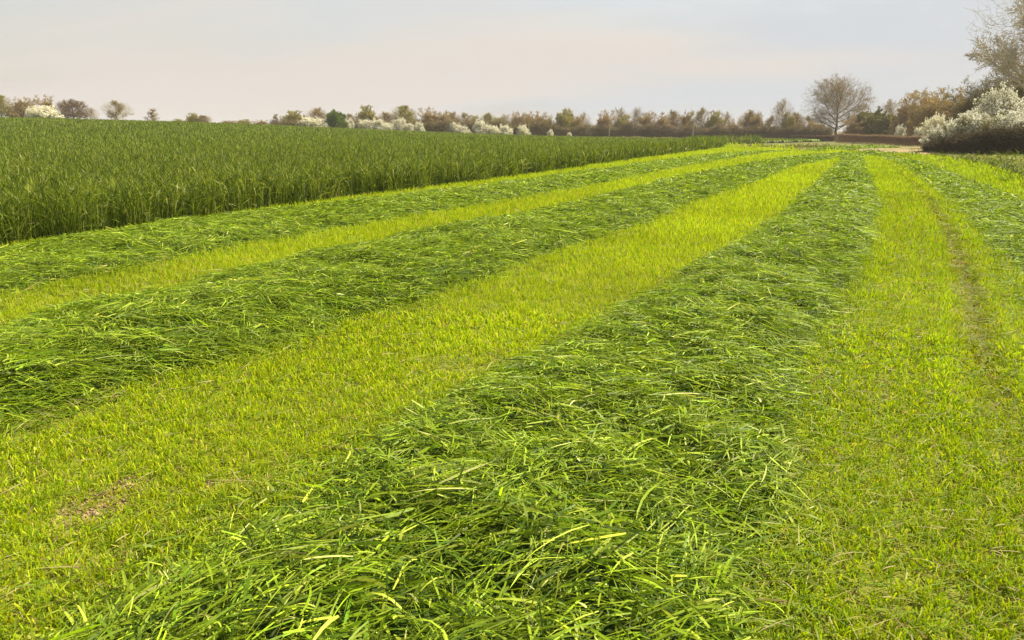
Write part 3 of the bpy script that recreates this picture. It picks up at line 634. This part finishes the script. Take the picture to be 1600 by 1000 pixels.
far = [ # kind, px, top, half width, dY, label
 ('bare_tree/olive', 6, 151, 15, 0, 'orange brown tree at the far left end of the skyline', 'tree'),
 ('brown_bush/a', 40, 160, 17, 2, 'brown bush between the leftmost tree and the blossoming bush on the skyline', 'bush'),
 ('brown_bush/c', 78, 159, 13, 6, 'brown bush rising behind the leftmost blossoming bush', 'bush'),
 ('blossoming_bush/a', 71, 167, 24, -2, 'cream blossoming bush farthest left on the skyline', 'bush'),
 ('round_tree/a', 117, 157, 23, 3, 'round bare tree just right of the leftmost blossoming bush', 'tree'),
 ('bare_tree/a', 144, 170, 12, 4, 'small bare tree beside the round bare tree on the left skyline', 'tree'),
 ('bare_tree/c', 185, 160, 19, 0, 'lone bare tree with an upright trunk on the left skyline', 'tree'),
 ('sapling/a', 240, 170, 9, 0, 'small lone bare tree, right of the taller lone tree on the skyline', 'tree'),
 ('brown_bush/b', 280, 187.5, 9, 0, 'tiny low bush left of the pale double bush on the crop horizon', 'bush'),
 ('brown_bush/b', 304, 180, 10, 0, 'left half of the low pale double bush on the crop horizon', 'bush'),
 ('bare_tree/b', 320, 181, 10, 0, 'right half of the low pale double bush on the crop horizon', 'bush'),
 ('brown_bush/a', 356, 190, 12, 3, 'low brown scrub on the horizon, left one of the scrub bushes', 'bush'),
 ('brown_bush/b', 382, 188.5, 12, 3, 'low brown scrub on the horizon just left of the tiny white bush', 'bush'),
 ('blossoming_bush/b', 394, 192, 3, -3, 'tiny white flowering bush alone on the crop horizon', 'bush'),
 ('brown_bush/c', 410, 190, 10, 3, 'low scrub on the horizon between the tiny white bush and the thin sapling', 'bush'),
 ('sapling/a', 433, 178, 6, 0, 'thin bare sapling at the left end of the long hedgerow', 'tree'),
 ('brown_bush/b', 462, 178, 18, 3, 'rounded olive brown bush starting the long hedgerow', 'bush'),
 ('bare_tree/b', 497, 170.5, 14, 4, 'bare tree behind the first blossoming bush of the long hedgerow', 'tree'),
 ('blossoming_bush/a', 487, 185, 22, -2, 'cream blossoming bush just left of the dark green bush', 'bush'),
 ('green_bush/a', 525, 179, 16, -2, 'dark green leafy bush in the hedgerow', 'bush'),
 ('bare_tree/c', 548, 180, 12, 3, 'small bare tree just right of the dark green bush', 'tree'),
 ('blossoming_bush/b', 546, 188, 9, -1, 'narrow white blossoming bush touching the dark green bush', 'bush'),
 ('brown_bush/b', 575, 172, 15, 4, 'olive brown tree above the blossoming bushes right of the green bush', 'tree'),
 ('bare_tree/b', 604, 177, 14, 4, 'thin bare tree left of the tall olive tree in the hedgerow', 'tree'),
 ('blossoming_bush/a', 572, 188.5, 14, -2, 'white bush in full blossom, first of the joined white trio', 'bush'),
 ('blossoming_bush/b', 592, 188.5, 14, -3, 'white bush in full blossom, middle of the joined white trio', 'bush'),
 ('blossoming_bush/a', 607, 194, 9, -3, 'lowest white bush, right end of the joined white trio', 'bush'),
 ('bare_tree/olive', 632, 168, 18, 5, 'tall olive tree with a full top above the hedgerow', 'tree'),
 ('brown_bush/b', 635, 180, 16, 3, 'olive bush under the tall olive tree of the hedgerow', 'bush'),
 ('blossoming_bush/b', 624, 187, 12, -2, 'white blossoming bush at the foot of the tall olive tree', 'bush'),
 ('blossoming_bush/a', 640, 194, 8, -3, 'low white bush right below the tall olive tree', 'bush'),
 ('blossoming_bush/b', 655, 192.5, 7, -3, 'small peaked white bush, last before the brown stretch of hedgerow', 'bush'),
 ('brown_bush/c', 672, 178, 17, 3, 'reddish brown tree right of the tall olive tree', 'tree'),
 ('brown_bush/a', 694, 181, 14, 3, None, 'bush'),
 ('bare_tree/b', 706, 177, 13, 6, None, 'tree'),
 ('blossoming_bush/a', 711, 193, 12, -1, 'ragged white bush with green below it in the hedgerow', 'bush'),
 ('blossoming_bush/b', 722, 198, 11, -3, 'low dense white bush below the ragged white one', 'bush'),
 ('bare_tree/c', 727, 179, 12, 5, None, 'tree'),
 ('brown_bush/b', 741, 186, 12, 4, None, 'bush'), ('bare_tree/olive', 762, 179, 12, 5, None, 'tree'),
 ('blossoming_bush/b', 752, 191, 14, -2, 'tallest white bush left of the long low white one', 'bush'),
 ('blossoming_bush/a', 770, 198, 11, -3, 'left part of the long low white blossoming thicket', 'bush'),
 ('blossoming_bush/b', 788, 197.5, 12, -3, 'right part of the long low white blossoming thicket', 'bush'),
 ('brown_bush/b', 780, 189, 14, 4, None, 'bush'), ('bare_tree/a', 790, 181, 13, 6, None, 'tree'), ('brown_bush/a', 808, 183, 14, 4, None, 'tree'),
 ('blossoming_bush/a', 817, 197, 9, -2, 'last sizeable white bush before the dark hedgerow', 'bush'),
 ('brown_bush/c', 840, 184, 14, 3, None, 'bush'), ('bare_tree/b', 826, 182, 12, 6, None, 'tree'), ('brown_bush/a', 856, 187, 12, 2, None, 'bush'),
 ('blossoming_bush/b', 860, 204, 5, -3, 'very small white bush alone before the dark hedgerow', 'bush'),
 ('brown_bush/b', 880, 178, 16, 3, None, 'tree'), ('bare_tree/olive', 890, 180, 12, 5, None, 'tree'), ('brown_bush/a', 903, 188, 11, 2, None, 'bush'),
 ('bare_tree/a', 912, 179, 11, 5, None, 'tree'), ('blossoming_bush/a', 890, 208, 4, -3, 'tiniest white bush in front of the dark hedgerow', 'bush'),
 ('brown_bush/c', 944, 183, 15, 3, None, 'tree'), ('bare_tree/a', 967, 172, 14, 5, None, 'tree'), ('brown_bush/b', 973, 186, 14, 2, None, 'bush'),
 ('bare_tree/a', 994, 172, 13, 5, None, 'tree'), ('brown_bush/a', 1012, 183, 13, 3, None, 'tree'), ('brown_bush/c', 1034, 186, 14, 2, None, 'bush'),
 ('bare_tree/b', 1052, 175, 12, 5, None, 'tree'), ('brown_bush/a', 1073, 182, 12, 3, None, 'tree'),
 ('bare_tree/c', 1096, 173, 16, 4, 'bare tree spreading just right of the wooden pole in the hedgerow', 'tree'), ('brown_bush/b', 1116, 181, 13, 3, None, 'bush'),
 ('bare_tree/a', 1132, 178, 13, 5, None, 'tree'), ('brown_bush/c', 1144, 194, 11, 2, None, 'bush'), ('bare_tree/b', 1170, 175, 15, 4, None, 'tree'),
 ('brown_bush/a', 1182, 184, 13, 2, None, 'tree'), ('bare_tree/c', 1204, 184, 12, 5, None, 'tree'), 
 ('bare_tree/a', 1221, 160, 17, 3, 'tall narrow bare tree left of the big round oak', 'tree'), ('brown_bush/b', 1232, 184, 13, 2, None, 'bush'), ('bare_tree/b', 1244, 178, 12, 5, None, 'tree'),
 ('bare_tree/c', 1262, 184, 12, 6, None, 'tree'), ('brown_bush/a', 1275, 195, 14, 2, None, 'bush'), ('brown_bush/c', 1335, 190, 15, -20, 'brown bush at the right foot of the big round oak', 'bush'),
 ('olive_bush/a', 1358, 177, 20, -20, 'olive green bush right of the big round oak', 'bush'), ('olive_bush/a', 1382, 183, 20, -22, 'olive green bush below the pale fan-shaped bare tree', 'bush'),
 ('bare_tree/a', 1392, 160, 24, -10, 'pale fan-shaped bare tree between the big oak and the brown trees', 'tree'),
]
ORD = 'first second third fourth fifth sixth seventh eighth ninth tenth eleventh twelfth'.split()
STR = [(660, 'the white bush trio and tall olive tree'), (950, 'the thin post'), (1083, 'the wooden pole')]; cnt = {}
for (k, px, top, hw, dY, lab, cat) in sorted(far, key=lambda t: t[1]):
    if lab is None:
        ref = [q for q in STR if q[0] < px][-1]; cnt[ref, cat] = i = cnt.get((ref, cat), -1)+1
        lab = '%s unremarkable brown %s to the right of %s' % (ORD[i], cat, ref[1]) if ref[0] != 660 else '%s brown twiggy %s right of the tall olive tree' % (ORD[i], cat)
        lab = lab.replace('unremarkable brown', 'brown twiggy')
    o = plant(k, px, top, hw*1.08, hedge_y(px)+dY, lab, cat, HG)
# the big round oak
make_proto('oak_tree/a', 'oak', 42, 15, 8.2, (.38, .30, .17), (.22, .17, .10), mass=(.16, 3800, .016))
plant('oak_tree/a', 1306, 120, 50, 176, 'big round-crowned bare oak standing alone above the far hedgerow', 'tree', rot=1.0)
# brown trees on the right, behind the blossom
RG = 'brown trees behind the big blossoming thorn'
plant('brown_bush/c', 1422, 162, 30, 150, 'reddish brown tree at the left of the brown trees, behind the trimmed hedge', 'tree', RG)
plant('brown_bush/a', 1455, 157, 34, 138, 'reddish brown dense tree, middle of the brown trees behind the trimmed hedge', 'tree', RG)
plant('brown_bush/c', 1494, 158, 38, 128, 'brown tree just left of the blossoming thorn top', 'tree', RG)
make_proto('brown_tree/a', 'bush', 26, 8.5, 4.5, (.20, .165, .08), buds=(.25, .215, .07), bud_n=1.6, bud_s=.06, mass=(0, 14000, .012))
plant('brown_tree/a', 1535, 130, 52, 90, 'olive brown tree behind the blossoming thorn, left of the tall bare tree', 'tree', RG)
plant('brown_tree/a', 1588, 110, 58, 86, 'olive brown tree right below the limbs of the tall bare tree', 'tree', RG)
plant('brown_tree/a', 1670, 105, 60, 82, 'olive brown tree at the right edge behind the tall bare tree', 'tree', RG)
make_proto('tall_bare_tree/a', 'oak', 77, 17, 8.0, (.62, .55, .44), (.55, .48, .37), mass=(.42, 1000, .02))
plant('tall_bare_tree/a', 1603, -22, 90, 78, 'tall pale bare tree at the right edge, cut by the frame', 'tree', rot=2.2)
# big blossoming thorns on the right, and the dark tangle below them
make_proto('blossoming_thorn/a', 'thorn', 88, 4.6, 3.6, (.20, .15, .08), buds=(.27, .27, .08), bud_n=2.5, bud_s=.05, petals=(.93, .91, .78), pet_s=.08, pet_n=7, mass=(0, 9000, .009))
make_proto('blossoming_thorn/b', 'thorn', 89, 4.2, 3.2, (.20, .15, .08), buds=(.27, .27, .08), bud_n=2.5, bud_s=.05, petals=(.93, .91, .78), pet_s=.08, pet_n=7, mass=(0, 9000, .009))
TG = 'blossoming thorns along the right-hand hedge'
for k, px, top, hw, Y, lab in [
  ('a', 1486, 190, 36, 61, 'leftmost and lowest of the large blossoming thorns on the right'),
  ('b', 1522, 176, 40, 58, 'blossoming thorn sloping up between the lowest and the tallest one'),
  ('a', 1556, 141, 46, 62, 'tallest blossoming thorn, below the tall bare tree'),
  ('b', 1580, 178, 50, 54, 'blossoming thorn in front of the tallest one, over the dark tangle'),
  ('a', 1622, 160, 56, 55, 'blossoming thorn cut by the right edge of the photo'),
  ('b', 1710, 156, 60, 50, 'blossoming thorn beyond the right edge of the photo')]:
    plant('blossoming_thorn/'+k, px, top, hw, Y, lab, 'bush', TG)
plant('blossoming_bush/a', 1462, 184, 17, 70, 'small blossoming bush standing up left of the large thorns', 'bush')
plant('blossoming_bush/b', 1407, 199, 9, 134, 'small white bush above the left part of the trimmed hedge', 'bush')
plant('blossoming_bush/a', 1436, 201, 8, 130, 'small white bush above the right part of the trimmed hedge', 'bush')
# hedges: tangles of short twigs filling a long low volume
def hedge(name, line, w, h, n, col, top, label, leaf=None, seg=(.25, .6), rad=.02, ln=0, rag=.42):
    global rng
    p = np.array(line, float); s = np.r_[0, np.cumsum(np.hypot(*np.diff(p, axis=0).T))]; t = rng.random(n)*s[-1]
    x = np.interp(t, s, p[:, 0]); y = np.interp(t, s, p[:, 1]); 
    hh = np.interp(t, s, np.linspace(h[0], h[1], 2) if len(h) == 2 and len(p) != 2 else h) if len(h) == len(p) else np.interp(t, [0, s[-1]], h)
    hh = hh*(1-rag+2*rag*fbm(x, y, .35, 5)); f = rng.random(n)**(.75 if rag < .1 else 1.0); z = f*hh
    wid = w*(1-.35*(f > .9)); x = x+rng.uniform(-1, 1, n)*wid/2*.3; y = y+rng.uniform(-1, 1, n)*wid/2
    A = np.c_[x, y, T(x, y)+z]; d = unit(rng.normal(size=(n, 3))*np.array([1, 1, .8])+np.array([0, 0, .7])); L = rng.uniform(*seg, n)
    B = A+d*L[:, None]; cc = np.where((f > .88)[:, None], np.array(top), np.array(col))*varc(n, (1, 1, 1), .2, .05)
    b = Buf(); tubes(b, A, B, np.full(n, rad), np.full(n, rad*.5), cc, 3)
    if ln:
        I = rng.integers(0, n, ln); flakes(b, A[I]+rng.normal(0, .15, (ln, 3)), rng.uniform(.04, .12, ln), varc(ln, leaf, .3, .08))
    o = b.build(name, M_bud if ln else M_twig); tag(o, label, 'hedge'); return o
def hl(pxs, dY=0): return [(at(q, hedge_y(q)+dY), hedge_y(q)+dY) for q in pxs]
hedge('hedgerow_undergrowth', hl([425, 500, 600, 700, 800, 900, 940]), 2.4, [1.0, 1.6, 2.3, 2.8, 3.0, 3.1, 3.0], 26000, (.34, .26, .11), (.40, .32, .14), 'thorny undergrowth filling the hedgerow behind the crop, left of the thin post', (.28, .25, .06), ln=16000, rad=.03, seg=(.4, 1.0))
hedge('hedgerow_undergrowth', hl([930, 1000, 1083, 1150, 1220, 1300]), 2.6, [3.2, 3.2, 3.0, 2.8, 2.5, 2.3], 28000, (.34, .26, .13), (.40, .31, .16), 'dark brown undergrowth of the hedgerow from the thin post to the big oak', (.24, .20, .05), ln=12000, rad=.03, seg=(.4, 1.0))
hedge('undergrowth_scrub', hl([255, 300, 350, 425], 2), 1.5, [.3, .5, .6, .8], 2500, (.20, .16, .06), (.24, .2, .08), 'thin low scrub along the crop horizon between the lone trees and the hedgerow', (.2, .18, .05), ln=2000, rad=.02, rag=.5)
hedge('trimmed_hedge', [(at(1235, 172), 172), (at(1305, 165), 165)], 1.3, [1.1, 1.2], 8000, (.27, .16, .08), (.36, .24, .12), 'low trimmed brown hedge at the foot of the big oak', rad=.02, rag=.08, seg=(.15, .35))
hedge('trimmed_hedge', [(at(1309, 150), 150), (at(1400, 125), 125), (at(1475, 104), 104)], 1.3, [1.55, 1.35, 1.25], 22000, (.30, .18, .09), (.50, .35, .20), 'long trimmed reddish brown hedge with a pale cut top right of the big oak', rad=.016, rag=.07, seg=(.12, .3))
hedge('bramble_tangle', [(at(1462, 60), 60), (at(1520, 55), 55), (at(1600, 50), 50), (at(1760, 44), 44)], 2.2, [.3, .75, 1.3, 1.8], 20000, (.15, .11, .05), (.20, .16, .06), 'dark brown bramble tangle under the large blossoming thorns', (.11, .085, .03), ln=14000, rad=.012, seg=(.3, .9), rag=.75)
# bank of dry grass at the foot of the hedgerow
def bank():
    q = smooth([(at(p, Y), Y) for p, Y in ((940, 176), (1000, 176), (1083, 176), (1150, 174), (1235, 171))], 1.); n = 9000
    t = rng.random(n)*(len(q)-1); x = np.interp(t, np.arange(len(q)), q[:, 0]); y = np.interp(t, np.arange(len(q)), q[:, 1])+rng.uniform(-.7, .7, n)
    L = rng.uniform(.3, .85, n)*(.5+fbm(x, y, .3, 6)); th = rng.uniform(0, 6.28, n); tl = rng.uniform(.1, .8, n); D = np.c_[np.cos(th)*np.sin(tl), np.sin(th)*np.sin(tl), np.cos(tl)]
    b = Buf(); cc = varc(n, (.52, .41, .24), .2, .05); ribbons(b, np.c_[x, y, T(x, y)], D, unit(np.cross(D, rng.normal(size=(n, 3)))), L, np.full(n, .05), D*0, 1, cc, cc)
    o = b.build('dry_grass', M_stub); tag(o, 'pale dry grass along the foot of the far hedgerow', 'dry grass', kind='stuff')
bank()
# poles and wire
def pole(px, Y, top, rad, label, wires=()):
    x = at(px, Y); z = float(T(x, Y)); H = z_at(top, Y)-z; root = bpy.data.objects.new('utility_pole' if wires else 'fence_post', None); C.objects.link(root); root.location = (x, Y, z)
    b = Buf(); zz = np.linspace(0, H, 7); A = np.c_[np.zeros(6)+.01*np.sin(zz[:-1]), np.zeros(6), zz[:-1]]; B = np.c_[.01*np.sin(zz[1:]), np.zeros(6), zz[1:]]
    tubes(b, A, B, np.linspace(rad, rad*.85, 7)[:-1], np.linspace(rad, rad*.85, 7)[1:], np.array([[.42, .37, .27]]), 10)
    b.add([(-rad, -rad, H), (rad, -rad, H), (rad, rad, H+.04), (-rad, rad, H+.04)], [[0, 1, 2, 3]], col=(.4, .35, .25)); b.build('post', M_wood, root)
    if wires:
        b = Buf(); tubes(b, np.array([[-.45, -.06-rad, H-.25]]), np.array([[.45, -.06-rad, H-.25]]), np.array([.05]), np.array([.05]), np.array([[.3, .26, .2]]), 4); b.build('crossarm', M_wood, root)
        for k, (wx, wy, wz) in enumerate(wires):
            b = Buf(); t = np.linspace(0, 1, 25)[:, None]; off = np.array([[(-.4 if k % 2 else .4), -.06-rad, H-.2]])
            P = off*(1-t)+(np.array([[wx-x, wy-Y, wz-z]])+off*[[1, 1, 0]])*t; P[:, 2] -= (.5*4*t*(1-t))[:, 0]
            tubes(b, P[:-1], P[1:], np.full(24, .012), np.full(24, .012), np.array([[.06, .06, .06]]), 3); b.build('wire', M_wood, root)
    tag(root, label, 'pole' if wires else 'post')
def pt(px, Y, py): return (at(px, Y), Y, z_at(py, Y))
pole(1083, 172, 187.5, .13, 'pale wooden pole carrying wires in front of the far hedgerow', [pt(1268, 172, 183), pt(1268, 172, 183), pt(953, 172, 196.5)])
pole(952, 172, 196, .10, 'thin pale post at the left start of the dark hedgerow', ())
print('total faces', sum(len(o.data.polygons) for o in bpy.data.objects if o.type == 'MESH'))

# thin spring haze in one closed box round the whole place
hz = mesh_obj('haze', np.array([(x, y, z) for x in (-3200, 3200) for y in (-3200, 3200) for z in (-2.5, 24)], float),
    np.array([[0, 1, 3, 2], [4, 6, 7, 5], [0, 4, 5, 1], [2, 3, 7, 6], [0, 2, 6, 4], [1, 5, 7, 3]]), (lambda m, t, out: (t.links.new(nd(t, 'ShaderNodeVolumePrincipled', _Color=(.9, .9, .92, 1), _Density=.0004).outputs[0], out.inputs['Volume']), m)[1])(*newmat('haze')))
tag(hz, kind='stuff', label='thin pale haze over the field', cat='haze')
